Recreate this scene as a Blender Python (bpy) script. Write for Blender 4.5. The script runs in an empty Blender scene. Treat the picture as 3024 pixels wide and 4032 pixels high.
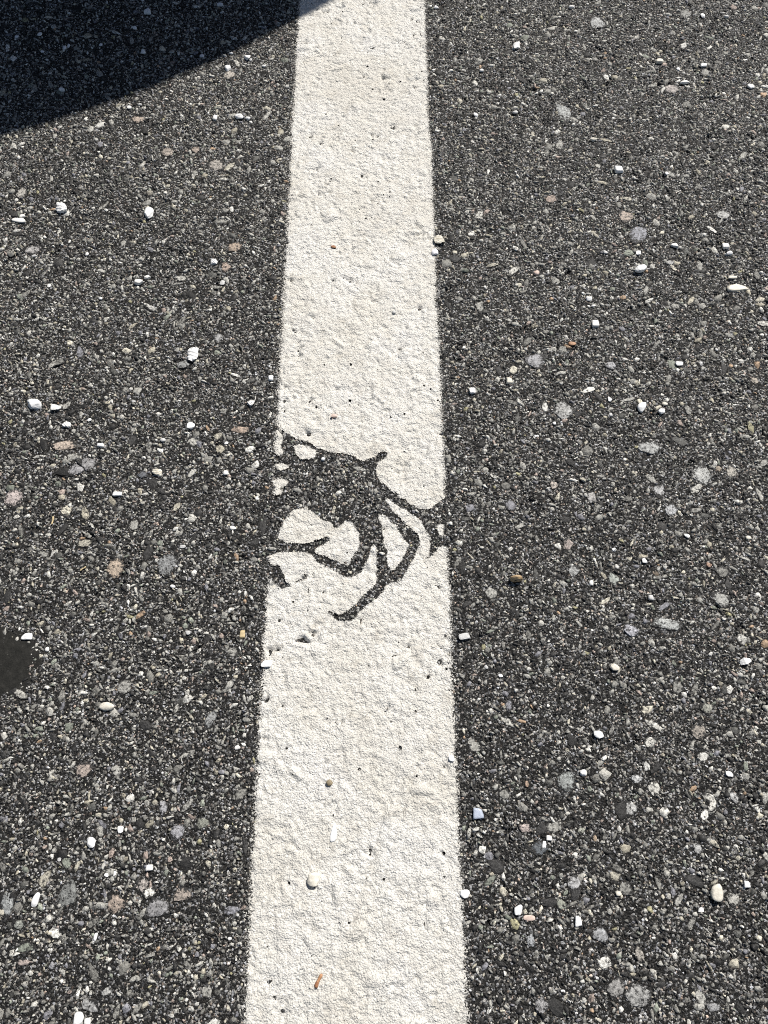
import bpy, bmesh, math, random
import numpy as np
from mathutils import Vector

# ------------------------------------------------------------------ camera, sky, sun, exposure
scene = bpy.context.scene
C = scene.collection
CAM_H = 0.40                       # phone held low over the road
PITCH = math.radians(67.7)         # degrees below the horizon
FPX = 1609.0 * 3024 / 1659         # focal length in photo pixels
cam_d = bpy.data.cameras.new('camera')
cam_d.sensor_fit = 'VERTICAL'; cam_d.sensor_height = 36.0
cam_d.lens = 36.0 * FPX / 4032
cam_d.clip_start = 0.01; cam_d.clip_end = 3000
cam = bpy.data.objects.new('camera', cam_d); C.objects.link(cam)
cam.location = (0, 0, CAM_H)
cam.rotation_euler = (math.pi / 2 - PITCH, 0, 0)
scene.camera = cam

SUN_EL, SUN_AZ = math.radians(50), math.radians(32)
world = bpy.data.worlds.new('World'); scene.world = world
world.use_nodes = True
wn = world.node_tree.nodes; wl = world.node_tree.links
sky = wn.new('ShaderNodeTexSky'); sky.sky_type = 'NISHITA'; sky.sun_disc = False
sky.sun_elevation = SUN_EL; sky.sun_rotation = SUN_AZ
bg = wn['Background']; bg.inputs['Strength'].default_value = 0.05
wl.new(sky.outputs['Color'], bg.inputs['Color'])
sun_d = bpy.data.lights.new('sun', 'SUN'); sun_d.energy = 5.0; sun_d.angle = math.radians(0.53)
sun_d.color = (1.0, 0.955, 0.89)
sun = bpy.data.objects.new('sun', sun_d); C.objects.link(sun)
SUN = Vector((math.sin(SUN_AZ) * math.cos(SUN_EL), math.cos(SUN_AZ) * math.cos(SUN_EL), math.sin(SUN_EL)))
sun.rotation_euler = SUN.to_track_quat('Z', 'Y').to_euler()
sun.location = SUN * 5
vs = scene.view_settings
vs.view_transform = 'Standard'; vs.look = 'None'; vs.gamma = 1; vs.exposure = 0.14
vs.use_curve_mapping = False
scene.cycles.use_denoising = False
scene.cycles.adaptive_threshold = 0.02
scene.cycles.filter_width = 1.0

rng = np.random.default_rng(7)
random.seed(7)

# ------------------------------------------------------------------ helpers
SP, CP = math.sin(PITCH), math.cos(PITCH)

def ground(px, py):
    """A point of the road surface, from where the survey picture (3024 x 4032) shows it; also metres per pixel there."""
    u = (np.asarray(px, float) - 1512) / FPX
    v = (np.asarray(py, float) - 2016) / FPX
    d = CAM_H / (SP + v * CP)
    return u * d, d * (CP - v * SP), d / FPX, (SP + v * CP) / np.sqrt(1 + v * v)

def tag(o, label=None, cat=None, group=None, kind=None):
    if label: o['label'] = label
    if cat: o['category'] = cat
    if group: o['group'] = group
    if kind: o['kind'] = kind
    return o

def mesh_obj(name, verts, faces, mat, parent=None, smooth=False):
    me = bpy.data.meshes.new(name)
    me.from_pydata([tuple(map(float, v)) for v in verts], [], [tuple(map(int, f)) for f in faces])
    me.materials.append(mat)
    if smooth: me.polygons.foreach_set('use_smooth', [True] * len(me.polygons))
    o = bpy.data.objects.new(name, me); C.objects.link(o)
    if parent: o.parent = parent
    return o

def fast_mesh(name, co, loops, counts, mat, smooth=False):
    """co (n,3), loops flat vertex indices, counts vertices per face."""
    me = bpy.data.meshes.new(name)
    me.vertices.add(len(co)); me.vertices.foreach_set('co', np.ascontiguousarray(co, np.float32).ravel())
    me.loops.add(len(loops)); me.loops.foreach_set('vertex_index', np.ascontiguousarray(loops, np.int32))
    starts = np.concatenate([[0], np.cumsum(counts)[:-1]]).astype(np.int32)
    me.polygons.add(len(counts)); me.polygons.foreach_set('loop_start', starts)
    if smooth: me.polygons.foreach_set('use_smooth', np.ones(len(counts), bool))
    me.update(calc_edges=True); me.validate()
    me.materials.append(mat)
    return me

def vnoise(x, y, seed):
    """smooth value noise, numpy, range 0..1"""
    xi = np.floor(x).astype(np.int64); yi = np.floor(y).astype(np.int64)
    fx = x - xi; fy = y - yi
    fx = fx * fx * (3 - 2 * fx); fy = fy * fy * (3 - 2 * fy)
    def h(a, b):
        n = (a * 374761393 + b * 668265263 + seed * 1442695041) & 0x7fffffff
        n = ((n ^ (n >> 13)) * 1274126177) & 0x7fffffff
        return ((n ^ (n >> 16)) & 0xffff) / 65535.0
    return (h(xi, yi) * (1 - fx) + h(xi + 1, yi) * fx) * (1 - fy) + (h(xi, yi + 1) * (1 - fx) + h(xi + 1, yi + 1) * fx) * fy

def inside(poly, x, y):
    r = np.zeros(x.shape, bool)
    n = len(poly)
    for i in range(n):
        x0, y0 = poly[i]; x1, y1 = poly[(i + 1) % n]
        if y0 == y1: continue
        c = ((y0 > y) != (y1 > y)) & (x < (x1 - x0) * (y - y0) / (y1 - y0) + x0)
        r ^= c
    return r

# ------------------------------------------------------------------ materials
def new_mat(name):
    m = bpy.data.materials.new(name); m.use_nodes = True
    nt = m.node_tree
    return m, nt, nt.nodes['Principled BSDF'], nt.nodes['Material Output']

def N(nt, kind, **kw):
    n = nt.nodes.new(kind)
    for k, v in kw.items():
        if k in n.inputs: n.inputs[k].default_value = v
        else: setattr(n, k, v)
    return n

def ramp(nt, fac, stops, interp='LINEAR'):
    r = nt.nodes.new('ShaderNodeValToRGB'); r.color_ramp.interpolation = interp
    e = r.color_ramp.elements
    while len(e) < len(stops): e.new(0.5)
    for el, (p, c) in zip(e, stops):
        el.position = p
        el.color = (c, c, c, 1) if isinstance(c, (int, float)) else (*c, 1)
    nt.links.new(fac, r.inputs['Fac'])
    return r.outputs['Color']

def math_n(nt, op, a, b=None, c=None, clamp=False):
    n = nt.nodes.new('ShaderNodeMath'); n.operation = op; n.use_clamp = clamp
    for i, v in enumerate((a, b, c)):
        if v is None: continue
        if isinstance(v, (int, float)): n.inputs[i].default_value = v
        else: nt.links.new(v, n.inputs[i])
    return n.outputs[0]

def mix_c(nt, fac, a, b, blend='MIX'):
    n = nt.nodes.new('ShaderNodeMix'); n.data_type = 'RGBA'; n.blend_type = blend
    for sock, v in ((n.inputs[0], fac), (n.inputs[6], a), (n.inputs[7], b)):
        if isinstance(v, (int, float)): sock.default_value = v
        elif isinstance(v, tuple): sock.default_value = (*v, 1)
        else: nt.links.new(v, sock)
    return n.outputs[2]

def noise(nt, vec, scale, detail=2, rough=0.5, out='Fac'):
    n = N(nt, 'ShaderNodeTexNoise', Scale=scale, Detail=detail, Roughness=rough)
    nt.links.new(vec, n.inputs['Vector'])
    return n.outputs[out]

def coords(nt):
    return nt.nodes.new('ShaderNodeTexCoord').outputs['Object']

def geo_pos(nt):
    return nt.nodes.new('ShaderNodeNewGeometry').outputs['Position']

def bump(nt, bsdf, height, dist, strength=1.0):
    b = nt.nodes.new('ShaderNodeBump'); b.inputs['Distance'].default_value = dist
    b.inputs['Strength'].default_value = strength
    nt.links.new(height, b.inputs['Height']); nt.links.new(b.outputs['Normal'], bsdf.inputs['Normal'])
    return b

def grain_layer(nt, pos, cell, stops):
    """fine crushed grit between the stones: (colour, dome height)"""
    v = N(nt, 'ShaderNodeTexVoronoi', Scale=1.0 / cell, Randomness=1.0)
    nt.links.new(pos, v.inputs['Vector'])
    sep = nt.nodes.new('ShaderNodeSeparateColor'); nt.links.new(v.outputs['Color'], sep.inputs['Color'])
    val = ramp(nt, sep.outputs['Red'], stops)
    tint = ramp(nt, sep.outputs['Green'], [(0.0, (0.95, 0.98, 1.04)), (0.45, (1, 0.99, 0.96)), (0.7, (1.05, 0.98, 0.86)),
                                           (0.85, (1.0, 1.0, 1.0)), (0.95, (1.2, 0.93, 0.75)), (1.0, (1.0, 1.0, 0.88))])
    col = mix_c(nt, 1.0, val, tint, 'MULTIPLY')
    shape = math_n(nt, 'SUBTRACT', 1.0, math_n(nt, 'MULTIPLY', v.outputs['Distance'], 1.35), clamp=True)
    return col, val, shape, sep.outputs['Blue']

def mat_road():
    m, nt, b, out = new_mat('bitumen_with_grit')
    pos = geo_pos(nt)
    big = noise(nt, pos, 60, 3)
    warp = N(nt, 'ShaderNodeVectorMath', operation='MULTIPLY_ADD')
    nt.links.new(noise(nt, pos, 1500, 1, out='Color'), warp.inputs[0]); warp.inputs[1].default_value = (0.0008,) * 3
    nt.links.new(pos, warp.inputs[2]); p2 = warp.outputs[0]
    # grit about 1.3 mm and 0.7 mm
    c1, v1, s1, r1 = grain_layer(nt, p2, 0.0016, [(0.0, 0.008), (0.62, 0.012), (0.70, 0.09), (0.84, 0.30), (0.96, 0.55), (1.0, 0.8)])
    c2, v2, s2, r2 = grain_layer(nt, p2, 0.0008, [(0.0, 0.007), (0.62, 0.012), (0.74, 0.06), (0.88, 0.22), (1.0, 0.55)])
    m1 = math_n(nt, 'GREATER_THAN', s1, 0.44)
    m1b = math_n(nt, 'MULTIPLY', m1, math_n(nt, 'GREATER_THAN', v1, 0.05))
    col = mix_c(nt, m1b, c2, c1)
    film = ramp(nt, noise(nt, pos, 220, 4, 0.6), [(0.42, 1.0), (0.62, 0.35)])
    col = mix_c(nt, 1.0, col, film, 'MULTIPLY')
    col = mix_c(nt, 1.0, col, ramp(nt, big, [(0.3, 0.8), (0.7, 1.15)]), 'MULTIPLY')
    col = mix_c(nt, 1.0, col, (0.007, 0.0068, 0.0064), 'ADD')
    nt.links.new(col, b.inputs['Base Color'])
    rr = ramp(nt, r2, [(0.0, 0.3), (0.3, 0.55), (1.0, 0.85)])
    nt.links.new(rr, b.inputs['Roughness'])
    b.inputs['Specular IOR Level'].default_value = 0.22
    h = math_n(nt, 'ADD', math_n(nt, 'MULTIPLY', s1, math_n(nt, 'MULTIPLY', m1b, 1.0)), math_n(nt, 'MULTIPLY', s2, 0.5))
    h = math_n(nt, 'ADD', h, math_n(nt, 'MULTIPLY', noise(nt, pos, 400, 3), 0.8))
    bump(nt, b, h, 0.0008, 1.0)
    return m

def stone_nodes(nt, b, base, pos, film_lo=0.60, rim=None):
    n1 = noise(nt, pos, 700, 4, 0.65)
    n2 = noise(nt, pos, 2600, 2, 0.6)
    shade = ramp(nt, n1, [(0.30, 0.38), (0.5, 1.0), (0.70, 1.5)])
    col = mix_c(nt, 1.0, base, shade, 'MULTIPLY')
    col = mix_c(nt, 1.0, col, ramp(nt, n2, [(0.3, 0.62), (0.7, 1.25)]), 'MULTIPLY')
    fn = noise(nt, pos, 620, 6, 0.8)
    if rim is not None:
        ln = N(nt, 'ShaderNodeVectorMath', operation='LENGTH')
        fl = N(nt, 'ShaderNodeVectorMath', operation='MULTIPLY'); fl.inputs[1].default_value = (1, 1, 0)
        nt.links.new(rim, fl.inputs[0]); nt.links.new(fl.outputs[0], ln.inputs[0])
        fn = math_n(nt, 'ADD', fn, math_n(nt, 'MULTIPLY', math_n(nt, 'SUBTRACT', ln.outputs['Value'], 0.50, clamp=True), 0.40))
    film = ramp(nt, fn, [(film_lo - 0.05, 0.0), (film_lo + 0.02, 1.0)])
    col = mix_c(nt, film, col, (0.017, 0.0165, 0.016))
    nt.links.new(col, b.inputs['Base Color'])
    b.inputs['Specular IOR Level'].default_value = 0.4
    nt.links.new(ramp(nt, n2, [(0.35, 0.4), (0.65, 0.8)]), b.inputs['Roughness'])
    bump(nt, b, math_n(nt, 'ADD', n1, math_n(nt, 'MULTIPLY', n2, 0.35)), 0.0006, 0.8)

def mat_grain_mesh():
    m, nt, b, out = new_mat('crushed_aggregate')
    a = nt.nodes.new('ShaderNodeAttribute'); a.attribute_name = 'stone_colour'
    stone_nodes(nt, b, a.outputs['Color'], geo_pos(nt), 0.59)
    return m

def mat_stone_obj():
    m, nt, b, out = new_mat('embedded_stone')
    oi = nt.nodes.new('ShaderNodeObjectInfo')
    stone_nodes(nt, b, oi.outputs['Color'], geo_pos(nt), 0.57, coords(nt))
    return m

def mat_paint():
    m, nt, b, out = new_mat('road_paint')
    pos = geo_pos(nt)
    a = nt.nodes.new('ShaderNodeAttribute'); a.attribute_name = 'cover'
    tone = ramp(nt, noise(nt, pos, 28, 4, 0.6), [(0.25, (0.74, 0.712, 0.645)), (0.5, (0.78, 0.762, 0.71)), (0.75, (0.79, 0.778, 0.745))])
    fine = noise(nt, pos, 1000, 4, 0.7)
    tone = mix_c(nt, 1.0, tone, ramp(nt, fine, [(0.28, 0.40), (0.43, 0.92), (0.68, 1.14)]), 'MULTIPLY')
    dirt = ramp(nt, noise(nt, pos, 260, 5, 0.75), [(0.30, 0.66), (0.44, 1.0)])
    tone = mix_c(nt, 1.0, tone, dirt, 'MULTIPLY')
    tone = mix_c(nt, 1.0, tone, ramp(nt, noise(nt, pos, 11, 4, 0.6), [(0.35, (0.92, 0.91, 0.89)), (0.55, (1, 1, 1))]), 'MULTIPLY')
    tone = mix_c(nt, 1.0, tone, ramp(nt, noise(nt, pos, 95, 5, 0.75), [(0.32, (0.84, 0.825, 0.80)), (0.46, (1, 1, 1))]), 'MULTIPLY')
    nt.links.new(tone, b.inputs['Base Color'])
    b.inputs['Roughness'].default_value = 0.75; b.inputs['Specular IOR Level'].default_value = 0.3
    vg = N(nt, 'ShaderNodeTexVoronoi', Scale=560.0); nt.links.new(pos, vg.inputs['Vector'])
    vg2 = N(nt, 'ShaderNodeTexVoronoi', Scale=1150.0); nt.links.new(pos, vg2.inputs['Vector'])
    h = math_n(nt, 'SUBTRACT', math_n(nt, 'MULTIPLY', noise(nt, pos, 330, 6, 0.72), 1.15), math_n(nt, 'MULTIPLY', vg.outputs['Distance'], 0.28))
    h = math_n(nt, 'SUBTRACT', h, math_n(nt, 'MULTIPLY', vg2.outputs['Distance'], 0.34))
    bump(nt, b, h, 0.0017, 0.9)
    # ragged film: noise eats into thin cover, and pinholes where grit never took paint
    e = math_n(nt, 'SUBTRACT', noise(nt, pos, 1100, 4, 0.75), 0.5)
    k = math_n(nt, 'ADD', a.outputs['Fac'], math_n(nt, 'MULTIPLY', e, 1.7))
    k = ramp(nt, k, [(0.46, 0.0), (0.56, 1.0)])
    v = N(nt, 'ShaderNodeTexVoronoi', Scale=240.0); nt.links.new(pos, v.inputs['Vector'])
    sep = nt.nodes.new('ShaderNodeSeparateColor'); nt.links.new(v.outputs['Color'], sep.inputs['Color'])
    pin_r = ramp(nt, sep.outputs['Red'], [(0.84, 0.0), (0.93, 0.08), (1.0, 0.24)])
    pin = math_n(nt, 'GREATER_THAN', v.outputs['Distance'], math_n(nt, 'ADD', pin_r, math_n(nt, 'MULTIPLY', e, 0.5)))
    k = math_n(nt, 'MULTIPLY', k, pin)
    tr = nt.nodes.new('ShaderNodeBsdfTransparent')
    mx = nt.nodes.new('ShaderNodeMixShader')
    nt.links.new(k, mx.inputs['Fac']); nt.links.new(tr.outputs[0], mx.inputs[1]); nt.links.new(b.outputs[0], mx.inputs[2])
    nt.links.new(mx.outputs[0], out.inputs['Surface'])
    return m

def mat_chip(name, col, var=0.06, rough=0.6):
    m, nt, b, out = new_mat(name)
    pos = coords(nt)
    n = noise(nt, pos, 500, 4, 0.6)
    c = mix_c(nt, 1.0, tuple(col), ramp(nt, n, [(0.3, 1 - 3 * var), (0.55, 1.0), (0.8, 1 + var)]), 'MULTIPLY')
    nt.links.new(c, b.inputs['Base Color']); b.inputs['Roughness'].default_value = rough
    bump(nt, b, n, 0.0005, 0.6)
    return m

def mat_spotted(name, c0, c1, scale=350, lo=0.45, hi=0.6):
    m, nt, b, out = new_mat(name)
    pos = coords(nt)
    n = noise(nt, pos, scale, 4, 0.6)
    nt.links.new(ramp(nt, n, [(lo, c0), (hi, c1)]), b.inputs['Base Color']); b.inputs['Roughness'].default_value = 0.6
    bump(nt, b, noise(nt, pos, 900, 3), 0.0005, 0.7)
    return m

def mat_plain(name, col, rough=0.5, metal=0.0, coat=0.0):
    m, nt, b, out = new_mat(name)
    n = noise(nt, coords(nt), 40, 3)
    nt.links.new(mix_c(nt, 1.0, tuple(col), ramp(nt, n, [(0.3, 0.93), (0.7, 1.05)]), 'MULTIPLY'), b.inputs['Base Color'])
    b.inputs['Roughness'].default_value = rough; b.inputs['Metallic'].default_value = metal
    b.inputs['Coat Weight'].default_value = coat
    return m

M_ROAD, M_GRAIN, M_STONE, M_PAINT = mat_road(), mat_grain_mesh(), mat_stone_obj(), mat_paint()

# ------------------------------------------------------------------ stripe geometry in the road frame
S_ROT = math.radians(0.425)                     # the line runs a touch left of the camera's heading
S_C = (-0.01466, 0.164)
S_W = 0.0505                                    # half width, m
def to_stripe(x, y):
    dx, dy = x - S_C[0], y - S_C[1]
    return dx * math.cos(S_ROT) + dy * math.sin(S_ROT), -dx * math.sin(S_ROT) + dy * math.cos(S_ROT)
def from_stripe(s, t):
    return S_C[0] + s * math.cos(S_ROT) - t * math.sin(S_ROT), S_C[1] + s * math.sin(S_ROT) + t * math.cos(S_ROT)

# the unpainted emblem: outlines traced off the road
def em(pts):
    out = []
    for cx, cy in pts:
        x, y, _, _ = ground(1000 + .4822 * cx, 1640 + .4822 * cy)
        out.append((float(x), float(y)))
    return out
E_DARK = em([(150,85),(215,100),(300,170),(400,200),(470,225),(520,262),(600,285),(680,305),(760,310),(820,320),(860,360),(900,375),
    (935,350),(985,325),(1040,282),(1105,300),(1075,345),(1010,368),(990,430),(1010,510),(1070,560),(1120,610),(1180,650),(1260,705),
    (1340,745),(1420,770),(1470,735),(1520,690),(1620,660),(1620,1050),(1510,1062),(1470,1130),(1408,1195),(1345,1110),(1320,1130),(1250,1260),(1200,1345),
    (1100,1365),(1050,1430),(960,1520),(850,1610),(790,1685),(690,1670),(610,1612),(565,1522),(630,1588),(690,1622),(740,1613),
    (800,1558),(880,1480),(940,1420),(1005,1340),(990,1270),(1002,1160),(990,1080),(968,1030),(945,1100),(930,1180),(900,1240),
    (870,1290),(800,1312),(720,1302),(640,1252),(560,1212),(505,1172),(460,1118),(400,1108),(300,1112),(200,1118),(120,1135),(-40,1130),(-40,85)])
E_WHITE = [em(p) for p in (
    [(1066,655),(1110,683),(1180,742),(1270,785),(1350,853),(1402,930),(1434,1000),(1442,1060),(1430,1130),(1400,1197),(1300,1195),
     (1320,1130),(1355,1040),(1345,970),(1300,930),(1220,850),(1140,780),(1080,705)],
    [(1020,800),(1060,798),(1110,850),(1160,900),(1200,960),(1230,1010),(1275,1050),(1240,1110),(1215,1170),(1170,1230),(1110,1275),
     (1095,1180),(1085,1100),(1060,980),(1045,900),(1008,842)],
    [(195,990),(210,930),(260,850),(310,770),(400,750),(480,780),(540,840),(640,870),(650,910),(690,912),(720,870),(770,845),(820,880),
     (855,940),(860,1020),(845,1090),(810,1150),(785,1190),(780,1215),(730,1205),(660,1175),(590,1140),(520,1130),(480,1105),(540,1065),
     (600,1035),(618,985),(600,982),(560,1000),(480,1025),(400,1043),(280,1030),(200,1003)],
    [(165,118),(215,128),(244,190),(228,240),(238,312),(200,335),(160,295),(138,210)],
    [(328,236),(430,243),(502,268),(514,322),(480,348),(378,348),(346,300)],
    [(145,398),(200,386),(295,398),(283,432),(220,444),(155,432)],
    [(130,516),(278,512),(272,562),(200,588),(145,572)],
    [(135,598),(243,603),(232,632),(180,660),(135,632)],
    [(1485,870),(1545,890),(1560,985),(1520,980),(1490,930)])]
E_DARK2 = [em(p) for p in (
    [(100,1215),(210,1212),(242,1290),(262,1350),(312,1380),(232,1412),(170,1362),(138,1300)],
    [(312,1348),(380,1318),(445,1276),(455,1294),(390,1344),(320,1368)])]

def cover_at(x, y):
    """how much paint lies at a road point (0..1), edges ragged"""
    s, t = to_stripe(x, y)
    wob = (vnoise(x * 900, y * 900, 1) - .5) * .0010 + (vnoise(x * 300, y * 300, 2) - .5) * .0016 + (vnoise(x * 25, y * 25, 9) - .5) * .0014
    right = np.clip((S_W - s + wob) / (.0046 + .004 * vnoise(x * 15 + 8, y * 15, 43)) + .5, 0, 1)
    left = np.clip((S_W + s + wob) / (.004 + .006 * vnoise(x * 12 + 3, y * 12, 41)) + .5, 0, 1)
    cov = np.minimum(left, right)
    # a faint dust of overspray outside
    dist = np.abs(s) - S_W
    cov = np.maximum(cov, np.where(dist > 0, np.where(s < 0, .42, .36) * np.exp(-np.clip(dist, 0, None) / np.where(s < 0, .0062, .0044)), 0))
    near = (t > -.12) & (t < .16) & (np.abs(s) < .075)
    if near.any():
        xn, yn = x[near], y[near]
        for k, (sc, amp) in enumerate(((1100, .0012), (420, .0012))):
            xn = xn + (vnoise(x[near] * sc, y[near] * sc, 20 + k) - .5) * amp
            yn = yn + (vnoise(x[near] * sc, y[near] * sc, 30 + k) - .5) * amp
        d = inside(E_DARK, xn, yn)
        for p in E_WHITE: d &= ~inside(p, xn, yn)
        for p in E_DARK2: d |= inside(p, xn, yn)
        c = cov[near]; c[d] = np.minimum(c[d], .06); cov[near] = c
    return cov

# ------------------------------------------------------------------ aggregate: where the stones lie
X0, X1, Y0, Y1 = -.47, .47, -.20, .76
CELL = .0005
occ = np.zeros((int((Y1 - Y0) / CELL) + 2, int((X1 - X0) / CELL) + 2), bool)
PAL = [((.23, .226, .205), 24), ((.35, .345, .315), 26), ((.50, .49, .445), 17), ((.10, .10, .092), 8), ((.42, .39, .31), 6), ((.54, .51, .42), 6),
       ((.38, .31, .27), 3), ((.42, .30, .20), .7), ((.25, .27, .225), 5), ((.23, .23, .25), 5), ((.70, .69, .64), 10), ((.36, .34, .21), .6)]
PC = np.array([p[0] for p in PAL]); PW = np.array([p[1] for p in PAL], float); PW /= PW.sum()

def in_view(x, y, pad):
    # the trapezoid of road seen by the camera, plus a border
    half = .182 + (y + .09) * .19
    return (np.abs(x) < half + pad) & (y > -.10 - pad) & (y < .63 + pad)

# stones the photograph singles out: px, py, width px, height px, colour, angle
NOTED = [(455,2237,74,82,(.50,.37,.24),10),(51,1960,82,72,(.52,.42,.38),20),(250,1755,96,50,(.52,.40,.29),5),(657,2225,92,96,(.26,.27,.27),0),
 (946,1692,80,34,(.48,.33,.22),0),(2105,1420,78,66,(.34,.34,.36),30),(2216,1617,82,80,(.40,.40,.38),0),(2555,1765,110,56,(.42,.43,.41),0),
 (2765,1870,84,82,(.46,.47,.44),0),(2484,2484,72,52,(.40,.40,.45),-20),(2629,2456,132,52,(.40,.42,.40),-14),(2839,2361,76,64,(.38,.38,.34),0),
 (2639,1035,40,20,(.4,.4,.38),0),(2463,852,66,46,(.47,.36,.27),-8),(2515,920,78,64,(.30,.31,.36),-20),(2845,848,64,38,(.42,.42,.39),0),
 (2170,785,58,34,(.44,.31,.23),-20),(2238,2142,44,50,(.42,.33,.28),-30),(2258,2250,52,46,(.36,.37,.35),0),(2415,2280,50,50,(.38,.42,.36),-30),
 (800,3240,58,50,(.25,.26,.20),0),(270,3520,90,120,(.21,.22,.205),-20),(620,3575,120,70,(.26,.255,.26),10),(455,3560,88,66,(.40,.30,.22),10),
 (715,3525,80,52,(.40,.32,.25),10),(330,3033,76,62,(.44,.34,.27),0),(205,3802,30,30,(.28,.28,.30),0),(830,2830,50,80,(.33,.34,.33),-20),
 (490,2705,66,70,(.34,.33,.29),-30),(700,3275,66,62,(.34,.34,.37),0),(565,3485,44,54,(.44,.38,.33),-20),(643,3180,40,62,(.36,.36,.38),0),
 (2260,3475,66,58,(.40,.40,.40),-20),(2506,3067,54,38,(.52,.53,.52),-10),(2484,3184,52,58,(.50,.50,.47),-20),(2546,3018,34,40,(.55,.55,.50),0),
 (2068,3261,52,44,(.46,.36,.31),0),(2230,3076,88,76,(.30,.33,.31),40),(2365,3680,80,56,(.36,.37,.38),-25),(2510,3920,120,90,(.34,.34,.32),10),
 (2810,3964,66,36,(.33,.33,.33),0),(2520,3760,40,62,(.42,.38,.31),20),(2425,3888,84,66,(.31,.30,.28),30),(2130,3960,60,62,(.34,.33,.33),0),
 (2750,2880,70,62,(.38,.32,.25),20),(2785,2790,52,44,(.38,.38,.30),0),(2890,3140,40,52,(.50,.50,.48),30),(2745,3340,40,50,(.44,.44,.42),0),
 (93,3790,64,26,(.42,.32,.27),5),(350,3960,90,44,(.36,.36,.35),-30),(420,3906,48,36,(.42,.42,.39),0),(30,3560,56,96,(.32,.34,.33),10),
 (2210,3560,52,40,(.34,.36,.27),-30),(2090,3705,36,60,(.34,.36,.38),10),(1523,2028,22,20,(.46,.42,.28),0),(2125,3340,70,50,(.12,.14,.16),0),
 (2290,3270,40,30,(.34,.35,.27),30),(300,1850,70,50,(.34,.33,.34),0),(350,1825,60,60,(.34,.33,.33),0),(560,1870,50,30,(.12,.13,.15),-10),
 (75,3640,50,40,(.3,.32,.27),0),(2880,1860,54,50,(.45,.41,.33),0),(2830,1845,30,26,(.42,.33,.22),0),(1790,1019,54,30,(.045,.045,.045),-30),
 (2583,2259,30,22,(.20,.14,.08),-20),(2790,2225,28,22,(.5,.27,.15),-20),(2342,3301,22,28,(.52,.36,.2),0),(2074,3087,20,32,(.42,.26,.15),0),
 (720,1435,60,30,(.3,.31,.3),0),(860,1330,44,40,(.34,.34,.33),0),(130,985,70,30,(.42,.40,.38),10),(660,600,60,36,(.44,.36,.28),-30),
 (850,650,72,46,(.42,.37,.31),-40),(770,590,40,26,(.42,.32,.24),0),(85,760,44,42,(.48,.45,.38),0),(925,972,60,40,(.46,.33,.22),0),
 (890,1052,48,36,(.48,.34,.24),0),(905,295,52,34,(.47,.41,.33),0),(545,470,60,24,(.48,.36,.26),0),(590,760,34,22,(.30,.27,.2),0),
 (1515,820,30,24,(.6,.58,.5),0),(2220,440,60,70,(.40,.42,.40),20),(2645,350,60,34,(.44,.38,.34),-10),(2350,90,70,40,(.42,.43,.42),-10),
 (2700,55,50,30,(.30,.30,.27),0),(2760,1432,20,20,(.5,.5,.5),0),(2405,1440,50,34,(.44,.44,.46),0),(2970,1500,36,30,(.48,.40,.30),-30),
 (2595,1930,52,50,(.45,.45,.44),0),(2640,2010,60,50,(.44,.45,.46),0),(2330,1960,40,60,(.4,.38,.36),0),(2180,1910,36,36,(.48,.40,.32),0)]

stones = []      # x, y, a, b, angle, top, colour, noted?
def mark(x, y, a):
    i0 = int((y - a - Y0) / CELL); i1 = int((y + a - Y0) / CELL) + 1
    j0 = int((x - a - X0) / CELL); j1 = int((x + a - X0) / CELL) + 1
    occ[max(i0, 0):max(i1, 0), max(j0, 0):max(j1, 0)] = True
def free(x, y):
    return not occ[int((y - Y0) / CELL), int((x - X0) / CELL)]

for px, py, w, h, col, ang in NOTED:
    x, y, mpp, sn = ground(px, py)
    lum = sum(col) / 3; col = tuple(q * .62 + lum * .38 for q in col)
    stones.append((float(x), float(y), w * mpp * .58, h * mpp / sn * .58, math.radians(ang), .0006, col, True))
    mark(float(x), float(y), w * mpp * .42)

def scatter(n_per_m2, lo, hi, power, pad, coated=0.0, top_lo=.0001, top_hi=.00075, patchy=0.0):
    area = (X1 - X0) * (Y1 - Y0)
    n = int(n_per_m2 * area)
    xs = rng.uniform(X0 + .02, X1 - .02, n); ys = rng.uniform(Y0 + .02, Y1 - .02, n)
    keep = in_view(xs, ys, pad)
    if patchy:
        dens = vnoise(xs * 45, ys * 45, 51) * .5 + vnoise(xs * 150, ys * 150, 52) * .5
        keep &= rng.random(n) > np.clip((dens - .42) * 2.6, 0, 1) * patchy
    xs, ys = xs[keep], ys[keep]; n = len(xs)
    u = rng.random(n)
    r = (lo ** -power + u * (hi ** -power - lo ** -power)) ** (-1 / power)
    order = np.argsort(-r)
    el = 1 + 1.9 * rng.random(n) ** 2 * (1 + (rng.random(n) < .07)); ang = rng.uniform(0, math.pi, n)
    top = rng.uniform(top_lo, top_hi, n)
    ci = rng.choice(len(PC), n, p=PW)
    jit = rng.uniform(.75, 1.25, n)
    dark = rng.random(n) < coated * (.45 + 1.1 * vnoise(xs * 14, ys * 14, 61))
    shell = rng.uniform(.016, .05, n)
    for i in order:
        if free(xs[i], ys[i]):
            a = r[i] * math.sqrt(el[i]); b = r[i] / math.sqrt(el[i])
            stones.append((xs[i], ys[i], a, b, ang[i], top[i], ((shell[i], shell[i] * .98, shell[i] * .95) if dark[i] else tuple(PC[ci[i]] * jit[i])), False))
            mark(xs[i], ys[i], r[i] * .72)

scatter(15000, .0014, .0048, 3.0, .05, .22, -.0001, .0005)       # stones 3 - 11 mm across
scatter(300000, .00048, .0018, 1.5, .03, .28, .0000, .0007, .5)     # grit 1.2 - 3 mm across

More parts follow.
